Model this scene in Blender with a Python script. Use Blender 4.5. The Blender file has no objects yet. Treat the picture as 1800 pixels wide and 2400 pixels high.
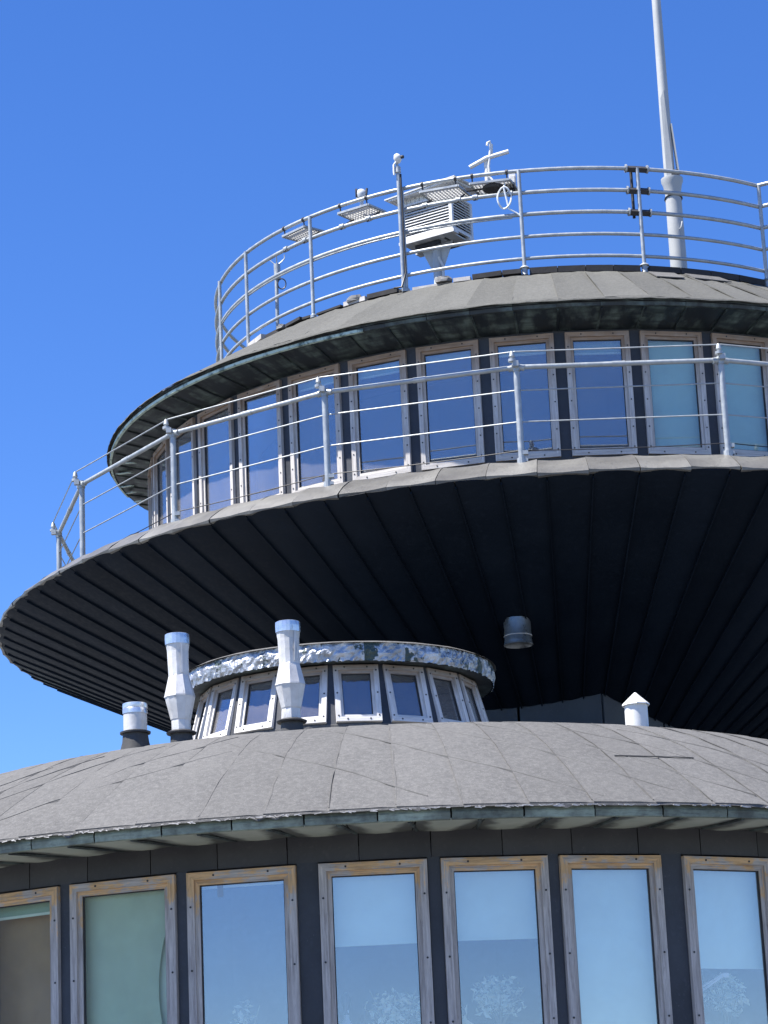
import bpy, math, random
from mathutils import Vector, Matrix

random.seed(7)
SC = bpy.context.scene
COL = SC.collection
R_ = math.radians

# ------------------------------------------------------------------ camera
CAM_Z = 1.7
PITCH, ROLL = R_(15.639), R_(2.6227)
fw = Vector((0, math.cos(PITCH), math.sin(PITCH)))
r0 = Vector((1, 0, 0)); u0 = r0.cross(fw)
rt = math.cos(ROLL) * r0 - math.sin(ROLL) * u0
up = math.cos(ROLL) * u0 + math.sin(ROLL) * r0
cam = bpy.data.cameras.new('camera')
cam.sensor_fit = 'VERTICAL'; cam.sensor_height = 36.0; cam.lens = 6041.2 / 2400 * 36
cam.clip_start = .1; cam.clip_end = 6000
camo = bpy.data.objects.new('camera', cam); COL.objects.link(camo)
m = Matrix((rt, up, -fw)).transposed().to_4x4(); m.translation = (0, 0, CAM_Z)
camo.matrix_world = m
SC.camera = camo

# ------------------------------------------------------------------ light
SUN_AZ, SUN_EL = R_(-72), R_(61)          # azimuth from the direction facing the camera (-Y), to the left
sv = Vector((math.sin(SUN_AZ) * math.cos(SUN_EL), -math.cos(SUN_AZ) * math.cos(SUN_EL), math.sin(SUN_EL)))
w = bpy.data.worlds.new('World'); SC.world = w; w.use_nodes = True
nt = w.node_tree; nt.nodes.clear()
sky = nt.nodes.new('ShaderNodeTexSky'); sky.sky_type = 'NISHITA'; sky.sun_disc = False
sky.sun_elevation = SUN_EL; sky.sun_rotation = math.atan2(sv.x, sv.y)
sky.altitude = 1600; sky.air_density = 1.0; sky.dust_density = 0.0; sky.ozone_density = 5.0
bg = nt.nodes.new('ShaderNodeBackground'); bg.inputs['Strength'].default_value = .099
wo = nt.nodes.new('ShaderNodeOutputWorld')
hs = nt.nodes.new('ShaderNodeHueSaturation'); hs.inputs['Saturation'].default_value = 1.22; hs.inputs['Hue'].default_value = .513
nt.links.new(sky.outputs[0], hs.inputs['Color']); nt.links.new(hs.outputs[0], bg.inputs[0]); nt.links.new(bg.outputs[0], wo.inputs[0])
sl = bpy.data.lights.new('sun', 'SUN'); sl.energy = 5.0; sl.angle = R_(.53); sl.color = (1, .955, .89)
so = bpy.data.objects.new('sun', sl); COL.objects.link(so)
so.rotation_euler = sv.to_track_quat('Z', 'Y').to_euler(); so.location = sv * 60
vs = SC.view_settings
vs.view_transform = 'Standard'; vs.look = 'None'; vs.exposure = 1.2; vs.gamma = 1; vs.use_curve_mapping = False
SC.render.engine = 'CYCLES'
SC.cycles.max_bounces = 8; SC.cycles.transparent_max_bounces = 12

# ------------------------------------------------------------------ materials
MATS = {}
class NT:
    def __init__(s, name):
        s.m = bpy.data.materials.new(name); s.m.use_nodes = True
        s.t = s.m.node_tree; s.t.nodes.clear(); MATS[name] = s.m
        s.out = s.n('ShaderNodeOutputMaterial')
    def n(s, kind, **kw):
        nd = s.t.nodes.new(kind)
        for k, v in kw.items():
            if hasattr(nd, k): setattr(nd, k, v)
            else: nd.inputs[k.replace('_', ' ')].default_value = v
        return nd
    def l(s, a, b): s.t.links.new(a, b)
    def coord(s, out='Object', scale=(1, 1, 1)):
        tc = s.n('ShaderNodeTexCoord'); mp = s.n('ShaderNodeMapping'); mp.inputs['Scale'].default_value = scale
        s.l(tc.outputs[out], mp.inputs['Vector'])
        if out == 'Object':                     # alike pieces share a mesh: shift the pattern piece by piece
            oi = s.n('ShaderNodeObjectInfo'); ml = s.n('ShaderNodeMath', operation='MULTIPLY'); ml.inputs[1].default_value = 37.0
            s.l(oi.outputs['Random'], ml.inputs[0]); s.l(ml.outputs[0], mp.inputs['Location'])
        return mp.outputs[0]
    def noise(s, vec, scale, detail=4, rough=.55):
        nd = s.n('ShaderNodeTexNoise'); nd.inputs['Scale'].default_value = scale
        nd.inputs['Detail'].default_value = detail; nd.inputs['Roughness'].default_value = rough
        s.l(vec, nd.inputs['Vector']); return nd.outputs['Fac']
    def ramp(s, fac, stops, interp='LINEAR'):
        nd = s.n('ShaderNodeValToRGB'); cr = nd.color_ramp; cr.interpolation = interp
        while len(cr.elements) < len(stops): cr.elements.new(.5)
        for e, (p, c) in zip(cr.elements, stops):
            e.position = p; e.color = (c, c, c, 1) if isinstance(c, (int, float)) else (*c, 1)
        s.l(fac, nd.inputs[0]); return nd.outputs[0]
    def mix(s, fac, a, b, mode='MIX'):
        nd = s.n('ShaderNodeMix', data_type='RGBA', blend_type=mode)
        if isinstance(fac, (int, float)): nd.inputs[0].default_value = fac
        else: s.l(fac, nd.inputs[0])
        for v, i in ((a, 6), (b, 7)):
            if isinstance(v, (tuple, list)): nd.inputs[i].default_value = (*v, 1)
            else: s.l(v, nd.inputs[i])
        return nd.outputs[2]
    def math(s, op, a, b=None):
        nd = s.n('ShaderNodeMath', operation=op)
        for v, i in ((a, 0), (b, 1)):
            if v is None: continue
            if isinstance(v, (int, float)): nd.inputs[i].default_value = v
            else: s.l(v, nd.inputs[i])
        return nd.outputs[0]
    def bump(s, h, strength=.3, dist=.01):
        nd = s.n('ShaderNodeBump'); nd.inputs['Strength'].default_value = strength; nd.inputs['Distance'].default_value = dist
        s.l(h, nd.inputs['Height']); return nd.outputs[0]
    def bsdf(s, color, rough=.6, metal=0., normal=None, spec=.5):
        b = s.n('ShaderNodeBsdfPrincipled')
        if isinstance(color, (tuple, list)): b.inputs['Base Color'].default_value = (*color, 1)
        else: s.l(color, b.inputs['Base Color'])
        for v, k in ((rough, 'Roughness'), (metal, 'Metallic')):
            if isinstance(v, (int, float)): b.inputs[k].default_value = v
            else: s.l(v, b.inputs[k])
        b.inputs['Specular IOR Level'].default_value = spec
        if normal is not None: s.l(normal, b.inputs['Normal'])
        return b.outputs[0]
    def done(s, sh): s.l(sh, s.out.inputs['Surface']); return s.m

def rnd_val(t, lo, hi):
    oi = t.n('ShaderNodeObjectInfo'); mr = t.n('ShaderNodeMapRange')
    mr.inputs['To Min'].default_value = lo; mr.inputs['To Max'].default_value = hi
    t.l(oi.outputs['Random'], mr.inputs[0]); return mr.outputs[0]

def mat_felt(name, c0, c1, c2):
    t = NT(name); v = t.coord('Object')
    a = t.noise(v, 1.3, 5); b = t.noise(v, 26, 5, .7); d = t.noise(v, 160, 2, .8)
    col = t.mix(t.ramp(a, [(.32, 0), (.68, 1)]), c0, c1)
    col = t.mix(t.ramp(b, [(.42, 0), (.66, .85)]), col, c2)
    fb = t.noise(v, 75, 3, .75); col = t.mix(t.ramp(fb, [(.56, 0), (.70, .8)]), col, tuple(min(1, x * 1.35) for x in c2))
    col = t.mix(t.ramp(d, [(.35, .55), (.7, 0)]), col, tuple(x * .68 for x in c0))
    sc = t.noise(t.coord('Object', (8, 1.2, 1.2)), 3, 3)
    col = t.mix(t.ramp(sc, [(.62, 0), (.75, .35)]), col, tuple(x * .8 for x in c0))
    hv = t.n('ShaderNodeHueSaturation'); t.l(rnd_val(t, .91, 1.09), hv.inputs['Value']); t.l(col, hv.inputs['Color'])
    h = t.math('ADD', t.math('MULTIPLY', d, .5), t.math('MULTIPLY', t.noise(v, 7, 4), 1.6))
    t.done(t.bsdf(hv.outputs[0], .92, 0, t.bump(h, .55, .012), .25))
mat_felt('felt', (.105, .104, .102), (.138, .136, .132), (.185, .182, .176))
mat_felt('felt_upper', (.098, .098, .09), (.122, .122, .112), (.15, .15, .138))

def mat_dark(name, c0, c1, rough, metal=.0, spec=.5, fleck=None):
    t = NT(name); v = t.coord('Object')
    a = t.noise(v, 2.2, 5); b = t.noise(v, 22, 4)
    col = t.mix(t.ramp(a, [(.3, 0), (.7, 1)]), c0, c1)
    col = t.mix(t.ramp(b, [(.55, 0), (.8, .4)]), col, tuple(min(1, x * 1.9) for x in c1))
    if fleck:
        f = t.noise(v, 60, 2, .9); col = t.mix(t.ramp(f, [(.70, 0), (.74, .8)]), col, fleck)
    hv = t.n('ShaderNodeHueSaturation'); t.l(rnd_val(t, .8, 1.2), hv.inputs['Value']); t.l(col, hv.inputs['Color'])
    ro = t.ramp(b, [(.3, rough - .08), (.7, rough + .1)])
    t.done(t.bsdf(hv.outputs[0], ro, metal, t.bump(t.math('ADD', a, t.math('MULTIPLY', b, .15)), .35, .02), spec))
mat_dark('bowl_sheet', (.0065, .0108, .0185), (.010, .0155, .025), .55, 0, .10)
mat_dark('wall_panel', (.034, .034, .037), (.05, .049, .05), .62, fleck=(.10, .10, .10))
mat_dark('mullion', (.024, .027, .034), (.046, .051, .062), .6, fleck=(.15, .15, .15))
mat_dark('stem_panel', (.030, .034, .040), (.05, .055, .06), .6)
mat_dark('backing', (.008, .008, .009), (.012, .012, .013), .9)
mat_dark('coping', (.018, .017, .017), (.035, .033, .032), .8)
mat_dark('iron_dark', (.02, .02, .022), (.035, .035, .037), .55)
mat_dark('room_wall', (.09, .09, .10), (.12, .12, .135), .9)
mat_dark('bitumen', (.03, .03, .031), (.07, .07, .068), .7)

t = NT('lip_sheet'); v = t.coord('Object'); a = t.noise(v, 3, 5); b = t.noise(t.coord('Object', (12, 3, 3)), 4, 4)
col = t.mix(t.ramp(a, [(.3, 0), (.7, 1)]), (.125, .12, .11), (.21, .205, .185))
col = t.mix(t.ramp(b, [(.55, 0), (.72, .6)]), col, (.10, .10, .095))
hv = t.n('ShaderNodeHueSaturation'); t.l(rnd_val(t, .75, 1.2), hv.inputs['Value']); t.l(col, hv.inputs['Color'])
t.done(t.bsdf(hv.outputs[0], .42, .25, t.bump(a, .5, .03)))

t = NT('patina'); v = t.coord('Object'); a = t.noise(v, 4, 6, .65); b = t.noise(t.coord('Object', (3, 3, 14)), 5, 4)
col = t.mix(t.ramp(a, [(.38, 0), (.6, 1)]), (.125, .142, .115), (.30, .355, .285))
col = t.mix(t.ramp(b, [(.5, 0), (.7, .6)]), col, (.09, .095, .09))
hv = t.n('ShaderNodeHueSaturation'); t.l(rnd_val(t, .6, 1.15), hv.inputs['Value']); t.l(col, hv.inputs['Color'])
t.done(t.bsdf(hv.outputs[0], .6, .1, t.bump(a, .4, .01)))

t = NT('patina_dark'); v = t.coord('Object'); a = t.noise(v, 5, 6, .65)
col = t.mix(t.ramp(a, [(.45, 0), (.66, 1)]), (.03, .036, .036), (.10, .13, .12))
t.done(t.bsdf(col, .6, .1, t.bump(a, .4, .01)))

t = NT('pale_patina'); v = t.coord('Object'); a = t.noise(v, 9, 5, .65)
col = t.mix(t.ramp(a, [(.36, 0), (.52, 1)]), (.09, .13, .11), (.50, .60, .50))
t.done(t.bsdf(col, .55, .1, t.bump(a, .5, .01)))

# upper soffit: dark sheet with dry pale-green patches, lower soffit: olive sheet with dark stains along the ribs
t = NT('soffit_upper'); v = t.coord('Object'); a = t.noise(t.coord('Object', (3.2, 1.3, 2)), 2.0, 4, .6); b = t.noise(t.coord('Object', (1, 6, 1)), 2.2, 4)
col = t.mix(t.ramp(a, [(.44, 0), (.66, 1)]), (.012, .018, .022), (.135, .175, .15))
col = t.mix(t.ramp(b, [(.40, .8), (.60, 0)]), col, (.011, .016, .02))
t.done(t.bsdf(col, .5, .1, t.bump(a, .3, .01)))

t = NT('soffit_lower'); tc = t.n('ShaderNodeTexCoord'); sx = t.n('ShaderNodeSeparateXYZ'); t.l(tc.outputs['Generated'], sx.inputs[0])
v = t.coord('Object'); a = t.noise(v, 3.5, 5, .65)
e = t.math('ABSOLUTE', t.math('SUBTRACT', sx.outputs[0], .5))            # distance from the panel's middle line
e = t.math('ADD', e, t.math('MULTIPLY', sx.outputs[1], .22))
e = t.math('ADD', e, t.math('MULTIPLY', t.math('SUBTRACT', a, .5), .55))
col = t.mix(t.ramp(a, [(.3, 0), (.7, 1)]), (.32, .345, .28), (.43, .44, .36))
col = t.mix(t.ramp(e, [(.30, 0), (.44, .9)]), col, (.06, .062, .055))
t.done(t.bsdf(col, .6, 0, t.bump(a, .3, .01)))

t = NT('foil'); v = t.coord('Object'); a = t.noise(v, 7, 6, .7); b = t.noise(v, 3.1, 5, .7); vo = t.n('ShaderNodeTexVoronoi'); vo.inputs['Scale'].default_value = 11; t.l(v, vo.inputs['Vector'])
peel = t.ramp(b, [(.55, 0), (.58, 1)])
col = t.mix(t.ramp(a, [(.35, 0), (.65, 1)]), (.30, .31, .32), (.66, .68, .70))
col = t.mix(peel, col, (.05, .075, .065))
h = t.math('ADD', vo.outputs['Distance'], t.math('MULTIPLY', a, 1.2))
t.done(t.bsdf(col, t.ramp(a, [(.3, .3), (.7, .5)]), t.ramp(peel, [(0, .75), (1, .1)]), t.bump(h, .8, .03)))

def mat_metal(name, c0, c1, rough, metal, stain=(.12, .12, .13), bump=.25, sc=6):
    t = NT(name); v = t.coord('Object'); a = t.noise(v, sc, 5, .6); b = t.noise(t.coord('Object', (1, 1, .25)), sc * 2.4, 5, .65)
    col = t.mix(t.ramp(a, [(.35, 0), (.65, 1)]), c0, c1)
    col = t.mix(t.ramp(b, [(.60, 0), (.74, .75)]), col, stain)
    t.done(t.bsdf(col, t.ramp(a, [(.3, rough - .08), (.7, rough + .12)]), metal, t.bump(a, bump, .015)))
mat_metal('flue_metal', (.50, .49, .47), (.70, .69, .67), .5, .25)
mat_metal('flue_band', (.50, .53, .57), (.74, .77, .80), .28, .8)
mat_metal('duct_metal', (.17, .19, .20), (.26, .28, .29), .3, .6)
mat_metal('galvanised', (.31, .335, .345), (.41, .435, .44), .42, .3, (.22, .23, .24), .1, 14)
mat_metal('white_paint', (.62, .62, .60), (.70, .70, .68), .45, 0, (.5, .5, .48), .1, 9)
mat_metal('grey_paint', (.43, .46, .48), (.52, .55, .56), .5, 0, (.33, .30, .28), .1, 5)
mat_metal('pole_paint', (.36, .375, .37), (.42, .43, .42), .5, 0, (.46, .46, .45), .08, 3)
mat_metal('weathered_plank', (.36, .34, .32), (.55, .53, .50), .8, 0, (.2, .19, .18))
mat_metal('stone', (.10, .10, .10), (.2, .2, .2), .9, 0, (.06, .06, .06), .6)
mat_metal('rust', (.12, .065, .045), (.22, .12, .08), .8, 0)

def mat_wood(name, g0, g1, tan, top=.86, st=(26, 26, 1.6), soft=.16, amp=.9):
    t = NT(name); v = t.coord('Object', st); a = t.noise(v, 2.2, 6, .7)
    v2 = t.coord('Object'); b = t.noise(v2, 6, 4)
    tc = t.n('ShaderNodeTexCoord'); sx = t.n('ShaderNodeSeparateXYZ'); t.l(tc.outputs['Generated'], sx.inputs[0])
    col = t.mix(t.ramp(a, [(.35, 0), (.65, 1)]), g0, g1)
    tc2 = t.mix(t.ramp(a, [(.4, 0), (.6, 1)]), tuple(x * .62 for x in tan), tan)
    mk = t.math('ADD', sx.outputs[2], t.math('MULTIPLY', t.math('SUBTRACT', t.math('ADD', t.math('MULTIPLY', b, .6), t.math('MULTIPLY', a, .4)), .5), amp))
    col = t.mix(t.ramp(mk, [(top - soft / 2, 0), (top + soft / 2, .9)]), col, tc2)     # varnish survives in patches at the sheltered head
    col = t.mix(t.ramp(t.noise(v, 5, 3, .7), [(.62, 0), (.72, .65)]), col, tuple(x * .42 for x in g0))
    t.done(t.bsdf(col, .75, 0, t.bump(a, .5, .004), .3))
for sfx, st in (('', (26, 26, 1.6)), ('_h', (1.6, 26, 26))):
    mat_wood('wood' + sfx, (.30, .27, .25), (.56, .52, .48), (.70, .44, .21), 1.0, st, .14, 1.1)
    mat_wood('wood_cabin' + sfx, (.42, .39, .36), (.66, .63, .59), (.36, .235, .15), .78, st, .5, .7)  # weathered pale below brown heads; the paleness also paints sun on the lower frames
    mat_wood('wood_lantern' + sfx, (.52, .50, .48), (.76, .74, .71), (.34, .27, .22), .80, st, .4, .6)  # lower wood lightened beyond weathering, sunlight painted into the grey

def mat_glass(name, refl, tint, rough=.0, dust=.06):
    t = NT(name); v = t.coord('Object'); a = t.noise(v, 1.6, 2)
    g = t.n('ShaderNodeBsdfGlossy'); g.inputs['Roughness'].default_value = rough; g.inputs['Color'].default_value = (.90, .95, 1, 1)
    t.l(t.bump(a, .05, .01), g.inputs['Normal'])
    tr = t.n('ShaderNodeBsdfTransparent'); tr.inputs['Color'].default_value = (*tint, 1)
    fr = t.n('ShaderNodeLayerWeight'); fr.inputs['Blend'].default_value = .25
    f = t.math('MINIMUM', t.math('ADD', t.math('MULTIPLY', fr.outputs['Fresnel'], .35), refl), 1.0)
    mx = t.n('ShaderNodeMixShader'); t.l(f, mx.inputs[0]); t.l(tr.outputs[0], mx.inputs[1]); t.l(g.outputs[0], mx.inputs[2])
    df = t.n('ShaderNodeBsdfDiffuse'); df.inputs['Color'].default_value = (.62, .58, .56, 1)
    m2 = t.n('ShaderNodeMixShader'); t.l(t.ramp(t.noise(v, 3, 5, .65), [(.3, dust * .7), (.7, dust * 1.3)]), m2.inputs[0])
    t.l(mx.outputs[0], m2.inputs[1]); t.l(df.outputs[0], m2.inputs[2]); t.done(m2.outputs[0])
mat_glass('glass_coated', .18, (1, 1, 1))
mat_glass('glass_low_refl', -.02, (.95, .96, .94))  # weak reflection stands in for dark surroundings mirrored in two windows
mat_glass('glass_cabin', .17, (.93, .95, .95), dust=.10)
mat_glass('glass_teal', .07, (.97, .98, .97), dust=.06)

def mat_plain(name, c, rough=.8, var=.1, metal=0):
    t = NT(name); v = t.coord('Object'); a = t.noise(v, 5, 4)
    col = t.mix(t.ramp(a, [(.3, 0), (.7, 1)]), tuple(x * (1 - var) for x in c), tuple(min(1, x * (1 + var)) for x in c))
    t.done(t.bsdf(col, rough, metal, t.bump(a, .15, .01)))
mat_plain('blind_white', (.74, .92, .80), .9, .03)
mat_plain('blind_teal', (.42, .66, .62), .9, .04)
mat_plain('blind_green', (.33, .52, .40), .9, .04)
mat_plain('curtain_green', (.50, .66, .52), .9, .06)
mat_plain('curtain_brown', (.42, .30, .17), .9, .12)
mat_plain('screw', (.02, .02, .02), .5)
mat_plain('leaf_pale', (.70, .78, .64), .6, .2)
mat_plain('stemwood', (.25, .24, .18), .8)
mat_plain('pot', (.55, .56, .57), .6)
mat_plain('figurine_dark', (.03, .03, .035), .4)
mat_plain('figurine_light', (.45, .55, .62), .4)
mat_plain('red_plastic', (.55, .09, .06), .5)
mat_plain('white_plastic', (.75, .75, .73), .45, .05)
mat_plain('cable_white', (.62, .66, .68), .5)
mat_plain('cable_black', (.02, .02, .022), .5)
mat_plain('rubber', (.028, .028, .03), .7)
mat_plain('sticker', (.22, .24, .26), .6)
mat_plain('bitumen_bead', (.075, .074, .072), .85, .3)
mat_plain('gravel', (.125, .128, .128), .95, .35)

# ------------------------------------------------------------------ mesh helpers
class MB:
    def __init__(s): s.v = []; s.f = []; s.mi = []
    def add(s, vs, fs, mi=0):
        o = len(s.v); s.v += [tuple(x) for x in vs]; s.f += [tuple(i + o for i in f) for f in fs]; s.mi += [mi] * len(fs)
    def box(s, c, size, rot=None, mi=0, taper=0):
        hx, hy, hz = (x / 2 for x in size); c = Vector(c)
        vs = []
        for z in (-hz, hz):
            k = 1 - taper if z > 0 else 1
            for x, y in ((-hx, -hy), (hx, -hy), (hx, hy), (-hx, hy)):
                p = Vector((x * k, y * k, z))
                vs.append(c + (rot @ p if rot else p))
        s.add(vs, [(3, 2, 1, 0), (4, 5, 6, 7), (0, 1, 5, 4), (1, 2, 6, 5), (2, 3, 7, 6), (3, 0, 4, 7)], mi)
    def bar(s, a, b, wx, wy, up=(0, 0, 1), mi=0):
        a = Vector(a); b = Vector(b); d = (b - a); L = d.length; d.normalize()
        x = d.cross(Vector(up));
        if x.length < 1e-4: x = d.cross(Vector((1, 0, 0)))
        x.normalize(); y = x.cross(d)
        vs = []
        for p in (a, b):
            for i, j in ((-1, -1), (1, -1), (1, 1), (-1, 1)): vs.append(p + x * (wx / 2 * i) + y * (wy / 2 * j))
        s.add(vs, [(3, 2, 1, 0), (4, 5, 6, 7), (0, 1, 5, 4), (1, 2, 6, 5), (2, 3, 7, 6), (3, 0, 4, 7)], mi)
    def tube(s, pts, r, n=10, closed=False, mi=0, radii=None):
        pts = [Vector(p) for p in pts]; N = len(pts); vs = []
        prev = None
        for i, p in enumerate(pts):
            a = pts[(i - 1) % N] if (closed or i > 0) else p
            b = pts[(i + 1) % N] if (closed or i < N - 1) else p
            d = (b - a).normalized()
            if prev is None:
                x = d.cross(Vector((0, 0, 1)))
                if x.length < .05: x = d.cross(Vector((1, 0, 0)))
            else: x = prev - d * prev.dot(d)
            x.normalize(); prev = x; y = d.cross(x)
            rr = radii[i] if radii else r
            for k in range(n):
                t = 2 * math.pi * k / n
                vs.append(p + x * (rr * math.cos(t)) + y * (rr * math.sin(t)))
        fs = []
        for i in range(N if closed else N - 1):
            j = (i + 1) % N
            for k in range(n): fs.append((i * n + k, i * n + (k + 1) % n, j * n + (k + 1) % n, j * n + k))
        if not closed:
            fs.append(tuple(range(n - 1, -1, -1))); fs.append(tuple((N - 1) * n + k for k in range(n)))
        s.add(vs, fs, mi)
    def lathe(s, prof, n=32, c=(0, 0, 0), a0=0., a1=360., mi=0, jitter=0, tilt=None, close_top=False, close_bot=False):
        full = abs(a1 - a0 - 360) < 1e-6; m = n if full else n + 1; vs = []
        for i in range(m):
            t = R_(a0 + (a1 - a0) * i / n)
            for (r, z) in prof:
                rj = r + (random.uniform(-jitter, jitter) if jitter else 0)
                p = Vector((rj * math.sin(t), -rj * math.cos(t), z))
                if tilt: p = tilt @ p
                vs.append(Vector(c) + p)
        k = len(prof); fs = []
        for i in range(n):
            j = (i + 1) % m
            for q in range(k - 1): fs.append((i * k + q, j * k + q, j * k + q + 1, i * k + q + 1))
        if close_top: fs.append(tuple(i * k + k - 1 for i in range(m)))
        if close_bot: fs.append(tuple(i * k for i in range(m))[::-1])
        s.add(vs, fs, mi)
    def grid(s, fn, nu, nv, mi=0):
        vs = [fn(i / nu, j / nv) for j in range(nv + 1) for i in range(nu + 1)]
        fs = [(j * (nu + 1) + i, j * (nu + 1) + i + 1, (j + 1) * (nu + 1) + i + 1, (j + 1) * (nu + 1) + i) for j in range(nv) for i in range(nu)]
        s.add(vs, fs, mi)
    def mesh(s, name, mats, smooth=False):
        me = bpy.data.meshes.new(name); me.from_pydata(s.v, [], s.f)
        for mt in ([mats] if isinstance(mats, str) else mats): me.materials.append(MATS[mt])
        me.polygons.foreach_set('material_index', s.mi)
        me.update()
        if smooth:
            me.polygons.foreach_set('use_smooth', [True] * len(me.polygons)); me.set_sharp_from_angle(angle=R_(38))
        return me
    def build(s, name, mats, parent=None, smooth=False, loc=(0, 0, 0), rotz=0):
        return put(s.mesh(name, mats, smooth), name, parent, loc, rotz)
def put(me, name, parent=None, loc=(0, 0, 0), rotz=0):
    o = bpy.data.objects.new(name, me); COL.objects.link(o); o.parent = parent
    o.location = loc; o.rotation_euler = (0, 0, rotz); return o
def tag(o, label, cat, group=None):
    o['label'] = label; o['category'] = cat
    if group: o['group'] = group
    return o
def thing(name, label, cat, loc=(0, 0, 0), rotz=0, group=None):
    o = bpy.data.objects.new(name, None); COL.objects.link(o); o.location = loc; o.rotation_euler = (0, 0, rotz)
    o.empty_display_size = .2
    return tag(o, label, cat, group)
def pol(a, r, z): return Vector((r * math.sin(R_(a)), -r * math.cos(R_(a)), z))
def bevel(o, w=.004, seg=1):
    md = o.modifiers.new('bevel', 'BEVEL'); md.width = w; md.segments = seg; md.limit_method = 'ANGLE'
    return o

def ring_piece(prof, step, nu=4, gap=.04, bulge=.0, thick=.012, edge_lift=0., wob=0., seed=0):
    """One piece of a ring, centred on angle 0: prof is a list of (r, z) from outside in; bulge pushes the middle along the face normal."""
    rg = random.Random(seed); b = MB(); half = step / 2 * (1 - gap); n = len(prof)
    nr = []
    for i in range(n):
        a = prof[max(i - 1, 0)]; c = prof[min(i + 1, n - 1)]
        d = Vector((c[0] - a[0], c[1] - a[1])).normalized(); nr.append(Vector((-d.y, d.x)))   # left normal
    jit = [[rg.uniform(-wob, wob) for _ in range(nu + 1)] for _ in range(n)]
    def P(i, j, off):
        u = i / nu; an = -half + 2 * half * u
        bl = bulge * (1 - (2 * u - 1) ** 2) + edge_lift * (u > .99) + jit[j][i] + off
        r = prof[j][0] + nr[j].x * bl; z = prof[j][1] + nr[j].y * bl
        return pol(an, r, z)
    vs = [P(i, j, 0) for j in range(n) for i in range(nu + 1)]; o = len(vs)
    vs += [P(i, j, -thick) for j in range(n) for i in range(nu + 1)]
    w_ = nu + 1; fs = []
    for j in range(n - 1):
        for i in range(nu):
            q = (j * w_ + i, j * w_ + i + 1, (j + 1) * w_ + i + 1, (j + 1) * w_ + i)
            fs.append(q); fs.append(tuple(x + o for x in q[::-1]))
    for j in range(n - 1):
        for i in (0, nu):
            q = (j * w_ + i, (j + 1) * w_ + i, (j + 1) * w_ + i + o, j * w_ + i + o); fs.append(q if i == 0 else q[::-1])
    for i in range(nu):
        for j in (0, n - 1):
            q = (j * w_ + i + 1, j * w_ + i, j * w_ + i + o, j * w_ + i + 1 + o); fs.append(q if j == 0 else q[::-1])
    b.add(vs, fs); return b

def ring(name, meshes, step, phase, parent, a0=-180, a1=180, rnd=0, lab=None):
    out = []; k = math.ceil((a0 - phase) / step)
    while phase + k * step < a1 - step * .01:
        me = meshes[random.randrange(len(meshes))]
        o = put(me, name, parent, (0, 0, random.uniform(-rnd, rnd)), R_(phase + k * step) + random.uniform(-rnd, rnd) * .15)
        out.append(o); k += 1
    return out

# windows: local x right, y into the building, z up; origin at the bottom middle of the outer face
WIN = {}
def win_meshes(key, wd, ht, cas, sash, wood, glass, reveal=.03):
    if (key, glass) in WIN: return WIN[(key, glass)]
    def frame(w_, h_, t, y0, y1, z0=0.):
        b = MB()
        x0, x1, zb, zt = -w_ / 2, w_ / 2, z0, z0 + h_
        O = [(x0, zb), (x1, zb), (x1, zt), (x0, zt)]; I = [(x0 + t, zb + t), (x1 - t, zb + t), (x1 - t, zt - t), (x0 + t, zt - t)]
        for i in range(4):
            j = (i + 1) % 4; g = .0008
            q = [O[i], O[j], I[j], I[i]]
            vs = [(x, y0, z) for x, z in q] + [(x, y1, z) for x, z in q]
            b.add(vs, [(0, 1, 2, 3), (7, 6, 5, 4), (0, 4, 5, 1), (1, 5, 6, 2), (2, 6, 7, 3), (3, 7, 4, 0)], i % 2 == 0)
        return b
    wood = [wood, wood + '_h']
    c = frame(wd, ht, cas, -.028, .03).mesh('window', wood)
    s_ = frame(wd - 2 * cas, ht - 2 * cas, sash, -.006, .035, cas).mesh('sash', wood)
    bd = frame(wd - 2 * cas - 2 * sash + .012, ht - 2 * cas - 2 * sash + .012, .012, .004, .03, cas + sash - .006).mesh('glazing_bead', 'rubber')
    p = MB(); k = cas + sash - .004
    p.box((0, .018, ht / 2), (wd - 2 * k, .004, ht - 2 * k)); p = p.mesh('pane', glass)
    sc = MB()
    for sx in (-1, 1):
        for z in [ht * q for q in ((.1, .5, .9) if ht < 1 else (.06, .22, .44, .66, .88))]:
            sc.tube([(sx * (wd / 2 - cas / 2), -.0275, z), (sx * (wd / 2 - cas / 2), -.0315, z)], .0075, 8)
        for z in (cas / 2, ht - cas / 2):
            sc.tube([(sx * wd * .25, -.0275, z), (sx * wd * .25, -.0315, z)], .0075, 8)
    sc = sc.mesh('screw_heads', 'screw')
    WIN[(key, glass)] = (c, s_, bd, p, sc); return WIN[(key, glass)]
def put_window(meshes, parent, a, r, z, tilt=0., swing=0.):
    c, s_, bd, p, sc = meshes
    o = bpy.data.objects.new('window', c); COL.objects.link(o); o.parent = parent
    o.location = pol(a, r, z); o.rotation_euler = (tilt, 0, R_(a))
    for me, nm in ((s_, 'sash'), (bd, 'glazing_bead'), (p, 'pane'), (sc, 'screw_heads')):
        x = put(me, nm, o)
        if nm == 'screw_heads': x['kind'] = 'stuff'
        elif swing: x.rotation_euler = (0, 0, swing)
    return o

# ------------------------------------------------------------------ ground
g = MB(); g.grid(lambda u, v: ((u - .5) * 5000, (v - .5) * 5000, 0), 8, 8)
go = g.build('ground', 'gravel'); go['kind'] = 'structure'

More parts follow.
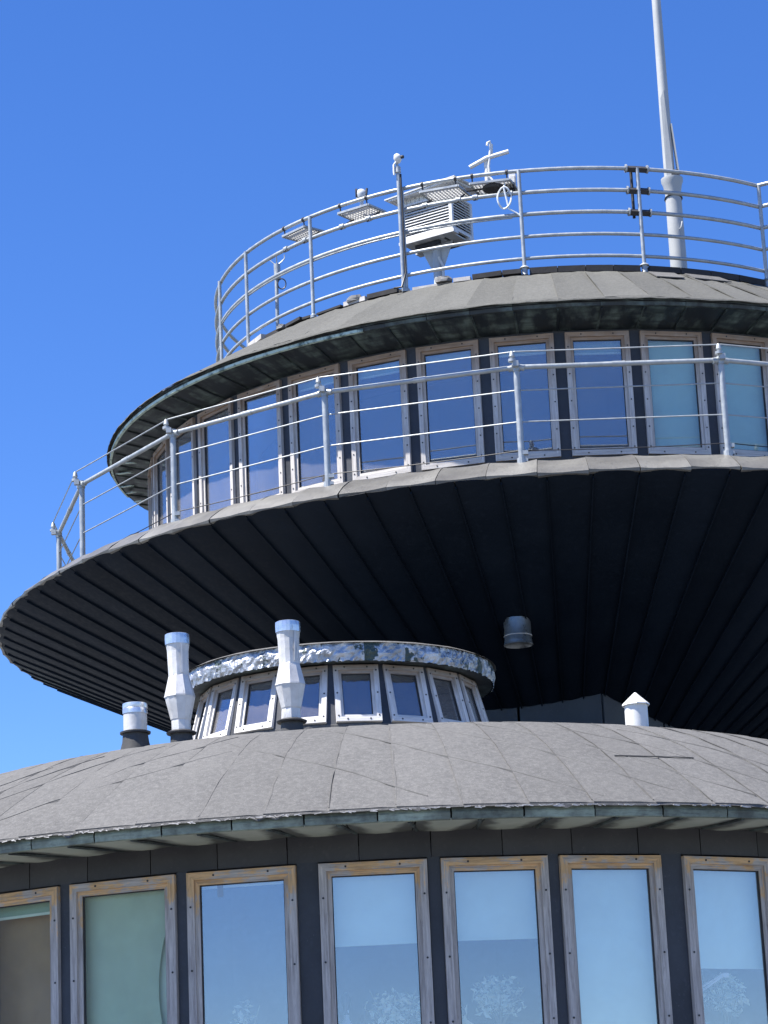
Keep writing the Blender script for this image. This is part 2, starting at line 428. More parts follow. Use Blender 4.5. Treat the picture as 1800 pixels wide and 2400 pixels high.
# ================================================================== LOWER ROUND BUILDING
LC = Vector((-.1037, 22.472, 0))
low = thing('round_building', 'low round building with grey felt dome roof and dark panelled window wall', 'building', LC)
RW = 5.0
ROOF = [(5.73, 4.378), (5.55, 4.488), (5.2, 4.705), (4.75, 4.955), (4.35, 5.135), (4.05, 5.245), (3.75, 5.308), (3.2, 5.385), (2.4, 5.46), (1.3, 5.52)]
def roof_z(r):
    for (r1, z1), (r2, z2) in zip(ROOF, ROOF[1:]):
        if r2 <= r <= r1: return z1 + (z2 - z1) * (r1 - r) / (r1 - r2)
    return ROOF[-1][1]
b = MB(); b.lathe([(5.69, 4.34), (5.2, 4.69), (4.35, 5.12), (3.75, 5.29), (2.4, 5.44), (.1, 5.50)], 96)
b.lathe([(5.66, 4.315), (5.66, 4.36)], 96); b.build('roof_deck', 'backing', low, True)
fs = [ring_piece([(r, z) for r, z in ROOF], 4.39, 4, -.012, .0008, .010, .008, .0016, 10 + i).mesh('felt_strip', 'felt', True) for i in range(5)]
ring('felt_strip', fs, 4.39, -1.2, low, rnd=.0015)
# oblique laps of the second felt layer
def lap(a_s, r_s, a_e, r_e, wdt=.022, hgt=.010):
    q = MB(); pts = []
    for i in range(15):
        u = i / 14; r = r_s + (r_e - r_s) * u; a = a_s + (a_e - a_s) * u + .35 * math.sin(u * 9 + a_s)
        pts.append((a, r))
    vs = []
    for i, (a, r) in enumerate(pts):
        p = pol(a, r, roof_z(r)); q2 = pol(*(pts[min(i + 1, 14)]), 0) - pol(*(pts[max(i - 1, 0)]), 0)
        d = Vector((-q2.y, q2.x, 0)).normalized()
        for k, h in ((-1, -.004), (-.6, hgt), (1, hgt * .9), (1.1, -.004)):
            o_ = p + d * (wdt * k * .5); rr = math.hypot(o_.x, o_.y); vs.append((o_.x, o_.y, roof_z(min(rr, 5.73)) + h))
    f = [(i * 4 + k, i * 4 + k + 1, (i + 1) * 4 + k + 1, (i + 1) * 4 + k) for i in range(14) for k in range(3)]
    q.add(vs, f); return q
for (a1_, r1_, a2_, r2_) in [(-17, 4.2, 3.5, 5.6), (-6, 4.15, 15, 5.65), (3, 4.1, 21, 5.55), (10, 4.15, 27, 5.6), (17, 4.25, 33, 5.6), (24, 4.3, 40, 5.6),
                             (-14, 4.15, -24, 4.9), (-22, 4.2, -36, 5.3), (-28, 4.3, -42, 5.5), (-33, 4.4, -46, 5.6), (-13, 4.6, -33, 5.6)]:
    lap(a1_, r1_, a2_, r2_).build('felt_lap', 'felt', low, True)
def bead(a_s, r_s, a_e, r_e, rad=.0055, wob=.25, seed=0):
    rg = random.Random(seed); q = MB(); pts = []; w0 = 0
    for i in range(15):
        u = i / 14; w0 = w0 * .7 + rg.uniform(-wob, wob) * .5; r = r_s + (r_e - r_s) * u
        pts.append(pol(a_s + (a_e - a_s) * u + w0 + .35 * math.sin(u * 9 + a_s) * (abs(a_e - a_s) > 1), r, roof_z(r) + .0095 + rg.uniform(-.003, .001)))
    q.tube(pts, rad, 5); return q
for i, (a1_, r1_, a2_, r2_) in enumerate([(-17, 4.2, 3.5, 5.6), (-6, 4.15, 15, 5.65), (3, 4.1, 21, 5.55), (10, 4.15, 27, 5.6), (17, 4.25, 33, 5.6), (24, 4.3, 40, 5.6),
                             (-14, 4.15, -24, 4.9), (-22, 4.2, -36, 5.3), (-28, 4.3, -42, 5.5), (-33, 4.4, -46, 5.6), (-13, 4.6, -33, 5.6)]):
    bead(a1_, r1_ , a2_, r2_, .006, .12, 300 + i).build('lap_bead', 'bitumen_bead', low, True)
for k in range(-13, 14):
    bead(-1.2 + 2.195 + 4.39 * k, 5.70, -1.2 + 2.195 + 4.39 * k, 4.0, .0042, .16, 400 + k).build('joint_bead', 'bitumen_bead', low, True)
for (a1_, a2_, r1_) in [(-36, -22, 4.95), (-34, -20, 5.25), (-24, -16, 5.1)]:
    lap(a1_, r1_, a2_, r1_ - .1, .012, .005).build('felt_lap', 'felt', low, True)
b = MB(); pr = random.Random(3)                                    # a torn felt edge
pts = [pol(19 + i * .55, 5.0 + .003 * math.sin(i * 1.3), roof_z(5.0) + .017 + pr.uniform(0, .002)) for i in range(14)]
b.tube(pts, .0045, 6); b.build('felt_tear', 'bitumen', low)
# ragged drip edge
pr = random.Random(5); b = MB(); N = 620; vs = []
ww = [0]
for i in range(N): ww.append(ww[-1] * .86 + pr.uniform(-.0025, .0025))
for i in range(N):
    a = 360 * i / N; dz = ww[i] + (-pr.uniform(.01, .03) if pr.random() < .035 else 0); dr = pr.uniform(0, .003)
    for r, z in ((5.70, 4.40), (5.733 + dr, 4.377), (5.737 + dr, 4.364 + dz), (5.73 + dr, 4.366 + dz)):
        vs.append(pol(a, r, z))
b.add(vs, [(i * 4 + k, i * 4 + k + 1, ((i + 1) % N) * 4 + k + 1, ((i + 1) % N) * 4 + k) for i in range(N) for k in range(3)])
b.build('felt_drip_edge', 'felt', low)
b = MB(); 
for i in range(240):                                                # pale frayed threads and beads of light grit along the edge
    a = pr.uniform(-40, 40); L_ = pr.uniform(.015, .05)
    p = pol(a, 5.742, 4.366 + pr.uniform(-.006, .004)); q = pol(a + pr.uniform(.1, .5), 5.744, 4.366 + pr.uniform(-.012, .006))
    b.bar(p, q, .006, .005)
o = b.build('frayed_edge', 'weathered_plank', low); o['kind'] = 'stuff'
# fascia, soffit, wall
fas = [ring_piece([(5.69, 4.374), (5.70, 4.34), (5.692, 4.298), (5.672, 4.294)], 4.86, 3, .022, .002, .012, 0, .0016, 30 + i).mesh('fascia_panel', 'patina') for i in range(3)]
ring('fascia_panel', fas, 4.8649, 4.57 + 2.43, low, rnd=.0015)
sof = [ring_piece([(RW, 4.335), (5.25, 4.323), (5.5, 4.313), (5.672, 4.306)], 4.7, 5, .015, -.012, -.012, 0, .001, 40 + i).mesh('soffit_panel', 'soffit_lower', True) for i in range(3)]
ring('soffit_panel', sof, 4.7368, 7.0 + 2.37, low)
rb = MB()
rb.tube([pol(.35, 5.02, 4.333), pol(.1, 5.2, 4.322), pol(-.2, 5.45, 4.306), pol(-.5, 5.66, 4.296)], .013, 6)
ring('soffit_rib', [rb.mesh('soffit_rib', 'patina_dark', True)], 4.7368, 7.0, low, -75, 75)
b = MB(); b.lathe([(5.68, 4.345), (4.98, 4.36)], 96); b.build('soffit_backing', 'backing', low)
bp = [ring_piece([(RW, 4.150), (RW, 4.345)], 5.6, 3, .01, -.003, -.02, 0, .0015, 50 + i).mesh('wall_panel', 'wall_panel') for i in range(3)]
ring('wall_panel', bp, 5.625, 3.65 + 2.81, low, rnd=.001)
# window bands (left edge, right edge in degrees round the axis)
WINS = [(-75.0, -66.2), (-65.2, -56.4), (-55.2, -46.4), (-45.6, -37.0), (-35.9, -27.05), (-26.0, -16.65), (-15.75, -6.9), (-5.2, 3.3), (4.3, 12.8), (13.7, 22.3), (24.25, 32.7),
        (33.7, 42.3), (43.3, 51.9), (53.6, 62.2), (63.2, 71.8)]
ZT, HT = 4.135, 1.95
for i, (a, c) in enumerate(WINS):
    wd = 2 * RW * math.sin(R_((c - a) / 2))
    gl = 'glass_low_refl' if i in (4, 5) else 'glass_coated'
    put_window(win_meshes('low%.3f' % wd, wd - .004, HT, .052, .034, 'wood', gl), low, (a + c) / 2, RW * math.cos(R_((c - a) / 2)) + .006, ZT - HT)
for (a, c), (d, e_) in zip(WINS, WINS[1:]):
    q = MB(); mid = (c + d) / 2; wq = 2 * RW * math.sin(R_((d - c) / 2))
    q.box((0, -RW + .012, (ZT - HT + 4.15) / 2), (wq - .003, .03, 4.15 - ZT + HT)); o = q.build('mullion', 'mullion', low, rotz=R_(mid))
q = MB(); q.lathe([(RW, -.3), (RW, ZT - HT - .002)], 120); q.build('plinth', 'wall_panel', low)
q = MB(); q.lathe([(RW, ZT - HT - .1), (RW, 4.345)], 60, a0=72, a1=285); q.build('rear_wall', 'wall_panel', low)
q = MB(); q.lathe([(3.9, 1.9), (3.9, 4.3)], 64); q.build('inner_wall', 'room_wall', low)
q = MB(); q.lathe([(4.96, 2.05), (3.9, 2.05)], 64); q.lathe([(4.96, 4.25), (3.9, 4.25)], 64); q.build('floor_and_ceiling', 'room_wall', low)

# ================================================================== LANTERN ON THE ROOF
TC = Vector((-.471, 22.47, 0))
lan = thing('roof_lantern', 'small round glazed lantern with crumpled silver foil eave on the felt roof', 'roof lantern', TC + Vector((0, 0, 5.4)))
ZO = -5.4
tl = math.atan2(1.335 - 1.20, .51)
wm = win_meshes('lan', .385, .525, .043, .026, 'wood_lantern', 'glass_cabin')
STEP = 20.0
for k in range(18):
    put_window(wm, lan, 8.05 + STEP * (k - 9), 1.325, 5.815 + ZO, -tl)
q = MB(); q.lathe([(1.37, 5.35 + ZO), (1.345, 5.80 + ZO), (1.318, 5.815 + ZO), (1.30, 5.84 + ZO)], 36); q.build('curb', 'felt', lan)
q = MB(); q.bar((0, -1.327, 5.80 + ZO), (0, -1.20, 6.36 + ZO), .085, .02, (0, 1, 0)); mq = q.mesh('mullion', 'mullion')
for k in range(18): put(mq, 'mullion', lan, rotz=R_(18.05 + STEP * k))
q = MB(); q.lathe([(1.36, 6.335 + ZO), (1.18, 6.345 + ZO)], 72); q.build('soffit', 'patina_dark', lan)
def foil_piece(seed):
    rg = random.Random(seed); b = MB(); hx = 7.55; n = 14; mrow = 5; D = {}
    def P(u, v):
        a = -hx + 2 * hx * u; k = (round(u * n), round(v * mrow))
        j = 0 if k[0] in (0, n) else rg.uniform(-.008, .008)
        r = 1.372 + .012 * math.sin(v * 3.14) + j; z = 6.332 + .158 * v + (rg.uniform(-.006, .006) if k[1] in (0, mrow) and k[0] not in (0, n) else 0)
        return pol(a, r, z + ZO)
    b.grid(P, n, mrow); return b
fm = [foil_piece(i).mesh('foil_fascia', 'foil') for i in range(6)]
ring('foil_fascia', fm, 15.0, 3.0, lan)
q = MB(); q.lathe([(1.40, 6.485 + ZO), (1.375, 6.50 + ZO), (1.1, 6.535 + ZO), (.5, 6.56 + ZO), (.02, 6.57 + ZO)], 48, jitter=.006); q.build('roof', 'felt', lan)
q = MB(); q.lathe([(.95, 5.3 + ZO), (.9, 6.35 + ZO)], 32); q.build('inner_lining', 'backing', lan)

# ================================================================== SAUCER TOWER
MC = Vector((1.88, 27.95, 0))
tow = thing('saucer_tower', 'dark saucer shaped tower with ribbed underside, ring of cabin windows and felt brim', 'tower', MC)
# bowl
AP, SL = 5.25, .4595
BR = [(.4, AP + SL * .4), (1.8, AP + SL * 1.8), (3.2, AP + SL * 3.2), (4.6, AP + SL * 4.6), (5.6, AP + SL * 5.6), (6.02, AP + SL * 6.02 - .004), (6.15, 8.085)]
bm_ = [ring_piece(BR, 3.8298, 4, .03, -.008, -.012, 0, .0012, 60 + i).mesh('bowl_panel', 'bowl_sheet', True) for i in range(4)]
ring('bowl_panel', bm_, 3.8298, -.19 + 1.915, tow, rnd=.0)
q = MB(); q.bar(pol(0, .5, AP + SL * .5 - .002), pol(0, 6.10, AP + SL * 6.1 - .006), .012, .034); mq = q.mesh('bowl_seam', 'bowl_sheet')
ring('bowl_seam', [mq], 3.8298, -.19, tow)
q = MB(); q.lathe([(.1, AP + .07), (6.12, AP + SL * 6.12 + .025)], 94); q.build('bowl_backing', 'backing', tow)
# lip
lp = []
for i in range(5):
    lp.append(ring_piece([(5.80, 8.318), (5.9, 8.275), (6.02, 8.205), (6.12, 8.135), (6.165, 8.098), (6.16, 8.083), (6.13, 8.078)], 4.235, 4, .012, -.012, -.01, 0, .0035, 80 + i).mesh('lip_panel', 'lip_sheet', True))
for o in ring('lip_panel', lp, 4.2353, -.57 + 2.12, tow, rnd=.004): o.rotation_euler.x = random.uniform(-.0012, .0012)
q = MB(); q.lathe([(6.14, 8.08), (5.75, 8.30), (4.5, 8.33)], 94); q.build('deck', 'bitumen', tow)
# stem that carries the bowl
PL = [(-3.1, -2.35), (.17, -3.16), (2.75, -.82), (2.75, 2.4), (-3.1, 2.4)]
q = MB()
def conez(x, y): return AP + SL * math.hypot(x, y) + .03
for (x0, y0), (x1, y1) in zip(PL, PL[1:] + PL[:1]):
    nseg = 4
    for k in range(nseg):
        u0_, u1_ = k / nseg + .004, (k + 1) / nseg - .004
        A = (x0 + (x1 - x0) * u0_, y0 + (y1 - y0) * u0_); B = (x0 + (x1 - x0) * u1_, y0 + (y1 - y0) * u1_)
        p = MB(); nx, ny = (y1 - y0), -(x1 - x0); L_ = math.hypot(nx, ny); nx, ny = nx / L_ * .03, ny / L_ * .03
        vs = []
        for ox, oy in ((0, 0), (-nx, -ny)):
            for (x, y) in (A, B): vs += [(x + ox, y + oy, 4.6), (x + ox, y + oy, conez(x, y))]
        p.add(vs, [(0, 2, 3, 1), (4, 5, 7, 6), (0, 1, 5, 4), (2, 6, 7, 3), (1, 3, 7, 5), (0, 4, 6, 2)])
        p.build('stem_panel', 'stem_panel', tow)
q.lathe([(1.9, 0), (1.9, 6.0)], 32); q.build('stem_core', 'backing', tow)
# cabin
RC = 4.48
cw = math.radians(7.95 / 2); cwd = 2 * RC * math.sin(cw)
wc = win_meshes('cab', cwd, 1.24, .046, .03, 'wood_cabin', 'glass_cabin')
CA = [3.12 + 9.3 * k for k in range(-11, 8)]
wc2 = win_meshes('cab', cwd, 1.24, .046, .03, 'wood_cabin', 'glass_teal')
for a in CA: put_window(wc2 if 8 < a < 35 else wc, tow, a, RC * math.cos(cw) + .006, 8.732)
q = MB(); q.box((0, -RC + .02, (8.32 + 10.02) / 2), (.108, .04, 10.02 - 8.32)); mq = q.mesh('mullion', 'mullion')
for a in CA: put(mq, 'mullion', tow, rotz=R_(a + 4.65))
q = MB(); q.lathe([(RC + .01, 8.31), (RC + .01, 8.728)], 120); q.build('cabin_base', 'wall_panel', tow)
q = MB(); q.lathe([(RC + .004, 9.976), (RC + .004, 10.06)], 120); q.build('window_head', 'wall_panel', tow)
q = MB(); q.lathe([(RC, 8.31), (RC, 10.03)], 60, a0=72, a1=258); q.build('rear_wall', 'wall_panel', tow)
q = MB(); q.lathe([(3.3, 8.3), (3.3, 10.0)], 48); q.build('inner_wall', 'backing', tow)
q = MB(); q.lathe([(4.42, 8.6), (3.3, 8.6)], 48); q.lathe([(4.42, 10.02), (3.3, 10.02)], 48); q.build('floor_and_ceiling', 'room_wall', tow)
# upper soffit, edge and felt brim
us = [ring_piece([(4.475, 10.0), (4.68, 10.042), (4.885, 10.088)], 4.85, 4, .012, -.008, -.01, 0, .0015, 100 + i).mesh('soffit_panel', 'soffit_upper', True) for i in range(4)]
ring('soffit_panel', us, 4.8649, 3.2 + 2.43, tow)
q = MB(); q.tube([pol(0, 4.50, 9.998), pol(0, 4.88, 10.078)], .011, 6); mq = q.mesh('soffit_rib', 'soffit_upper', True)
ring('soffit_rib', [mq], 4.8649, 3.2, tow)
q = MB(); q.lathe([(4.46, 10.03), (4.90, 10.12)], 96); q.build('soffit_backing', 'backing', tow)
uf = [ring_piece([(4.925, 10.155), (4.922, 10.12), (4.912, 10.088), (4.88, 10.084)], 4.86, 3, .008, .0, .01, 0, .003, 120 + i).mesh('edge_panel', 'patina_dark') for i in range(3)]
ring('edge_panel', uf, 4.8649, .6, tow, rnd=.002)
q = MB(); pr = random.Random(11); N = 260; vs = []                 # patchy pale green bead on the left arc, sun's brightness put into its colour
q.lathe([(4.930, 10.108), (4.930, 10.080), (4.905, 10.074)], 60, a0=-100, a1=-24, jitter=.0015); q.build('edge_bead', 'pale_patina', tow)
UR = [(4.945, 10.150), (4.75, 10.268), (4.5, 10.42), (4.2, 10.60), (3.9, 10.78), (3.72, 10.885), (3.55, 10.89)]
uw = [ring_piece(UR, 5.14, 5, -.01, .010, .010, .008, .008, 140 + i).mesh('felt_strip', 'felt_upper', True) for i in range(7)]
for o in ring('felt_strip', uw, 5.142857, 1.0, tow, rnd=.002): pass
q = MB(); q.lathe([(4.93, 10.12), (4.92, 10.14), (3.72, 10.86), (3.5, 10.865), (.05, 10.87)], 96); q.build('roof_deck', 'backing', tow)
pr = random.Random(21); q = MB(); N = 420; vs = []; wv = 0
for i in range(N):                                                  # ragged felt edge hanging over the brim
    a = 360 * i / N; wv = wv * .88 + pr.uniform(-.005, .005); dr = pr.uniform(0, .006)
    for r, z in ((4.90, 10.190), (4.955 + dr, 10.150 + wv * .5), (4.962 + dr, 10.136 + wv), (4.948 + dr, 10.140 + wv)): vs.append(pol(a, r, z))
q.add(vs, [(i * 4 + k, i * 4 + k + 1, ((i + 1) % N) * 4 + k + 1, ((i + 1) % N) * 4 + k) for i in range(N) for k in range(3)])
q.build('felt_drip_edge', 'felt_upper', tow)
for (a, da, r1_, r2_) in [(15.5, 4.2, 3.78, 4.02), (22.5, 6.0, 3.76, 3.98)]:     # bitumen patches by the posts
    p = ring_piece([(r2_, 10.885 - (r2_ - 3.72) * .585 + .012), (r1_, 10.885 - (r1_ - 3.72) * .585 + .012)], da, 3, 0, .002, .01)
    p.build('felt_patch', 'felt', tow, rotz=R_(a))
# coping strips round the flat roof
pr = random.Random(31)
edges = [-75.8, -60.9, -42.5, -24.5, -5.5, 13.2, 35.5, 53, 71]
for a, c in zip(edges, edges[1:]):
    if a < -6:                                                      # broken run: short uneven planks
        x = a + .8
        while x < c - 1.2:
            ln = min(pr.uniform(2.5, 6.5), c - .6 - x); hh = pr.uniform(.018, .055); rr = 3.70 + pr.uniform(-.02, .03)
            mt = 'weathered_plank' if pr.random() < .38 else 'coping'
            p = MB(); z0 = 10.885 + pr.uniform(0, .012)
            A = pol(x, rr, z0 + hh / 2); B = pol(x + ln, rr + pr.uniform(-.015, .015), z0 + hh / 2 + pr.uniform(-.004, .012)); p.bar(A, B, pr.uniform(.06, .10), hh)
            p.build('coping_plank', mt, tow); x += ln + pr.uniform(.1, .5)
    else:
        n = 4
        for k in range(n):
            p = MB(); A = pol(a + .7 + (c - a - 1.4) * k / n, 3.70, 10.918); B = pol(a + .7 + (c - a - 1.4) * (k + 1) / n - .06, 3.70, 10.918)
            p.bar(A, B, .085, .065); p.build('coping_plank', 'coping', tow)
for a, z, l in [(-88, 10.06, .18), (-93, 10.03, .15), (-83, 10.05, .2), (-97, 10.05, .13), (-101, 10.04, .16)]:   # torn strips of the far soffit
    p = MB(); p.bar(pol(a, 4.86, z), pol(a + 3, 4.86 - l, z - .06), .05, .006); p.build('torn_strip', 'pale_patina', tow)

# ================================================================== GUARD RAIL ON THE SAUCER RIM
rl = thing('guard_railing', 'galvanised pipe railing with thin steel rods along the rim of the big saucer', 'railing', MC + Vector((0, 0, 8.3)))
PO = [(-118, 5.55), (-99, 5.5), (-81.35, 5.50), (-61.66, 5.63), (-42.29, 5.76), (-24.17, 5.81), (-6.16, 5.80), (12.27, 5.84), (30.7, 5.82), (49, 5.8), (67, 5.8)]
TOPZ = .915
def rp(a, r, z): return pol(a, r, z)
for i, (a, r) in enumerate(PO):
    q = MB(); q.tube([rp(a, r, -.02), rp(a, r, .90)], .0285, 12); p = q.build('post', 'galvanised', rl, True)
    q = MB(); q.tube([rp(a, r, -.02), rp(a, r, .05)], .042, 12); q.box(rp(a + .35, r, .10), (.05, .05, .035)); q.box(rp(a + .35, r, .03), (.04, .045, .03)); q.build('foot_clamp', 'galvanised', p)
    q = MB(); q.tube([rp(a, r, .875), rp(a, r, .95)], .035, 12); c0 = rp(a, r, .915)
    for sg in (-1, 1): q.tube([c0 + rp(a + 90 * sg, .02, 0), c0 + rp(a + 90 * sg, .075, -.012)], .029, 10)
    q.box(rp(a, r + .055, .93), (.05, .05, .05)); q.build('corner_clamp', 'galvanised', p, True)
    q = MB(); q.tube([rp(a - .3, r + .06, .95), rp(a - .3, r + .06, .975), rp(a - .3, r + .06, .98), rp(a - .3, r + .06, 1.0), rp(a - .3, r + .06, 1.035), rp(a - .3, r + .06, 1.05)], .03, 10, radii=[.036, .036, .014, .027, .02, .012])
    q.build('rod_holder', 'galvanised', p, True)
for (a, r), (c, s_) in zip(PO, PO[1:]):
    q = MB(); q.tube([rp(a, r, TOPZ), rp(c, s_, TOPZ)], .0225, 10); q.build('handrail', 'galvanised', rl, True)
    q = MB(); mid = (rp(a, r, TOPZ) + rp(c, s_, TOPZ)) / 2; d = (rp(c, s_, 0) - rp(a, r, 0)).normalized(); q.tube([mid - d * .06, mid + d * .06], .0265, 10); q.build('pipe_joint', 'galvanised', rl, True)
    for z, rr, dr, nm, mt in ((1.045, .0065, .06, 'top_rod', 'galvanised'), (.695, .0065, .0, 'rod', 'galvanised'), (.395, .0065, .0, 'rod', 'galvanised'), (.125, .0045, .0, 'cable', 'cable_black')):
        q = MB(); A = rp(a, r + dr, z); B = rp(c, s_ + dr, z); n = 8; sag = .0 if nm != 'cable' else .012
        q.tube([A.lerp(B, k / n) - Vector((0, 0, sag * 4 * (k / n) * (1 - k / n))) for k in range(n + 1)], rr, 6); q.build(nm, mt, rl, True)

# ================================================================== GUARD RAIL ON THE TOP ROOF
ru = thing('guard_railing', 'round five bar pipe railing on the flat roof of the top cabin', 'railing', MC + Vector((0, 0, 10.88)))
RR = 3.70
UZ = [1.135, .897, .660, .420, .185]
UA = [-151, -133, -114, -95, -75.2, -60.9, -42.6, -24.6, -5.55, 13.2, 35.5]
GA = 35.5
for k, z in enumerate(UZ):
    q = MB(); n = 84; a0_, a1_ = -200, GA
    q.tube([pol(a0_ + (a1_ - a0_) * i / n, RR, z) for i in range(n + 1)], .0205 if k < 3 else .018, 10); p = q.build('hoop_rail', 'galvanised', ru, True)
    if k == 2:
        q = MB(); q.tube([pol(-110 + 103.0 * i / 50, RR + .003, z - .026) for i in range(51)], .010, 8); q.build('cable_conduit', 'galvanised', p, True)
    # the bay that turns outwards beyond the corner post
    q = MB(); A = pol(GA, RR, z); B = A + Vector((.87, -.49, 0)) * 1.3; q.tube([A, B], .0205 if k < 3 else .018, 10); q.build('bay_rail', 'galvanised', ru, True)
for a in UA:
    q = MB(); top = 1.135
    q.tube([pol(a, RR + .02, .0), pol(a, RR + .02, .2), pol(a, RR + .02, top)], .0205, 10); p = q.build('post', 'galvanised', ru, True)
    q = MB()
    if a > -20: q.lathe([(.024, .10), (.045, .085), (.052, .075), (.03, .07), (.028, .02), (.034, .0)], 14, c=pol(a, RR + .02, 0))
    else: q.lathe([(.024, .04), (.033, .03), (.033, 0)], 14, c=pol(a, RR + .02, 0))
    q.build('post_foot', 'galvanised', p, True)
q = MB(); B = pol(GA, RR, 0) + Vector((.87, -.49, 0)) * 1.3; q.tube([B + Vector((0, 0, -.6)), B + Vector((0, 0, 1.135))], .0205, 10); q.build('post', 'galvanised', ru, True)
for z in UZ[:3]:                                                    # splice sleeves of the removable section
    q = MB(); q.tube([pol(13.2 + d, RR, z - .004) for d in (-1.9, -.6, .6, 1.9)], .036, 4); p = q.build('splice_sleeve', 'iron_dark', ru)
    for d in (-1.75, 1.75):
        q = MB(); q.tube([pol(13.2 + d - .12, RR, z), pol(13.2 + d + .12, RR, z)], .043, 10); q.build('sleeve_ring', 'galvanised', ru, True)
q = MB(); q.tube([pol(12.55, RR - .06, .62), pol(12.55, RR - .06, 1.12)], .016, 8); q.build('locking_bar', 'iron_dark', ru, True)

# ================================================================== THINGS ON THE TOP ROOF
# flagpole
fp = thing('flagpole', 'tall pale grey tapering flagpole with hinged foot rising behind the top railing', 'flagpole', (3.235, 25.6, 10.88))
q = MB(); q.tube([(0, 0, 0), (0, 0, .9), (0, 0, 1.50)], .088, 24, radii=[.092, .088, .084]); q.build('lower_tube', 'pole_paint', fp, True)
q = MB(); q.lathe([(.086, 1.36), (.10, 1.45), (.118, 1.50), (.118, 1.53), (.05, 1.53)], 20); q.build('head_plate', 'pole_paint', fp, True)
q = MB(); q.tube([(-.022, 0, 1.53), (-.02, 0, 2.3), (-.012, 0, 4.6), (0, 0, 8.6)], .05, 20, radii=[.058, .056, .043, .024]); q.build('upper_tube', 'pole_paint', fp, True)
q = MB()
q.add([(-.06, -.062, 1.53), (.012, -.062, 1.53), (-.02, -.058, 2.55), (-.06, -.055, 2.45), (-.06, -.05, 1.53), (.012, -.05, 1.53), (-.02, -.046, 2.55), (-.06, -.043, 2.45)], [(0, 1, 2, 3), (7, 6, 5, 4), (0, 4, 5, 1), (1, 5, 6, 2), (2, 6, 7, 3), (3, 7, 4, 0)])
q.build('hinge_cheek', 'pole_paint', fp)
q = MB(); q.bar((.078, -.03, 1.55), (.035, -.03, 2.15), .014, .05, (0, 1, 0)); q.bar((.078, .03, 1.55), (.035, .03, 2.15), .014, .05, (0, 1, 0)); q.build('side_stay', 'pole_paint', fp)
q = MB(); q.box((.03, -.045, 1.57), (.075, .05, .08)); q.build('hinge_block', 'iron_dark', fp)
q = MB(); q.tube([(.09 * math.cos(t * .5), .09 * math.sin(t * .5), 1.30 - .02 * math.sin(t * .5)) for t in range(13)], .010, 6, True); q.build('cable_tie', 'cable_black', fp, True)
q = MB(); q.tube([(.03, -.086, .92), (.045, -.11, .94), (.06, -.105, 1.0)], .007, 6); q.build('cleat', 'white_paint', fp, True)

# instrument shelter (louvred screen)
ws = thing('instrument_shelter', 'white louvred weather instrument box on a pole behind the top railing', 'instrument box', (.69, 25.56, 10.88), -R_(32.2))
W_, D_, H_ = .66, .43, .40; Z0 = .93
for s1 in (-1, 1):
    for s2 in (-1, 1):
        q = MB(); q.box((s1 * (W_ / 2 - .018), s2 * (D_ / 2 - .018), Z0 + H_ / 2), (.036, .036, H_)); q.build('corner_post', 'white_paint', ws)
for side in range(4):
    ln = W_ if side % 2 == 0 else D_; off = (D_ if side % 2 == 0 else W_) / 2
    for k in range(11):
        q = MB(); rot = Matrix.Rotation(R_(90 * side), 3, 'Z')
        zc = Z0 + .045 + k * (H_ - .075) / 10.2
        q.bar(rot @ Vector((-ln / 2 + .034, -off + .018, zc)), rot @ Vector((ln / 2 - .034, -off + .018, zc)), .034, .007, rot @ Vector((0, -1.1, 1)))
        q.build('louvre', 'white_paint', ws)
    for zc, hh in ((Z0 + .012, .03), (Z0 + H_ - .006, .018)):
        q = MB(); q.bar(rot @ Vector((-ln / 2 + .034, -off + .016, zc)), rot @ Vector((ln / 2 - .034, -off + .016, zc)), .03, hh); q.build('side_rail', 'white_paint', ws)
q = MB(); q.box((0, 0, Z0 + H_ / 2), (W_ - .12, D_ - .12, H_ - .06)); q.build('inner_box', 'iron_dark', ws)  # dark core: shade between the louvres put into its colour
q = MB(); q.box((0, -D_ / 2 + .05, Z0 - .02), (W_ + .02, .1, .035)); q.box((0, D_ / 2 - .05, Z0 - .02), (W_ + .02, .1, .035)); q.build('floor_board', 'white_paint', ws)
for x in (-.24, -.08, .08, .24):
    q = MB(); q.box((x, 0, Z0 - .03), (.12, D_ - .04, .016)); q.build('floor_slat', 'grey_paint', ws)
for k in range(11):                                                 # planked gable band under the roof
    for s2 in (-1, 1):
        q = MB(); q.box((-W_ / 2 + .06 + k * .054, s2 * (D_ / 2 - .045), Z0 + H_ + .045), (.048, .014, .09)); q.build('gable_plank', 'white_paint', ws)
for k in range(7):
    for s1 in (-1, 1):
        q = MB(); q.box((s1 * (W_ / 2 - .045), -D_ / 2 + .06 + k * .052, Z0 + H_ + .045), (.014, .046, .09)); q.build('gable_plank', 'white_paint', ws)
rot = Matrix.Rotation(R_(4), 3, 'X') @ Matrix.Rotation(R_(-3), 3, 'Y')
for k in range(9):
    q = MB(); q.box(rot @ Vector((-.36 + k * .09, 0, 0)) + Vector((0, -.01, Z0 + H_ + .105)), (.085, D_ + .14, .018), rot); q.build('roof_board', 'white_paint', ws)
q = MB(); q.box(Vector((0, -.01, Z0 + H_ + .125)), (W_ + .22, D_ + .17, .014), rot); q.build('roof_sheet', 'white_paint', ws)
q = MB(); q.tube([(0, 0, 0), (0, 0, Z0 - .04)], .052, 16); q.build('mast', 'grey_paint', ws, True)
q = MB(); q.tube([(.075, -.02, .0), (.072, -.02, Z0 - .3), (.03, -.03, Z0 - .2)], .016, 8); q.build('conduit', 'white_paint', ws, True)
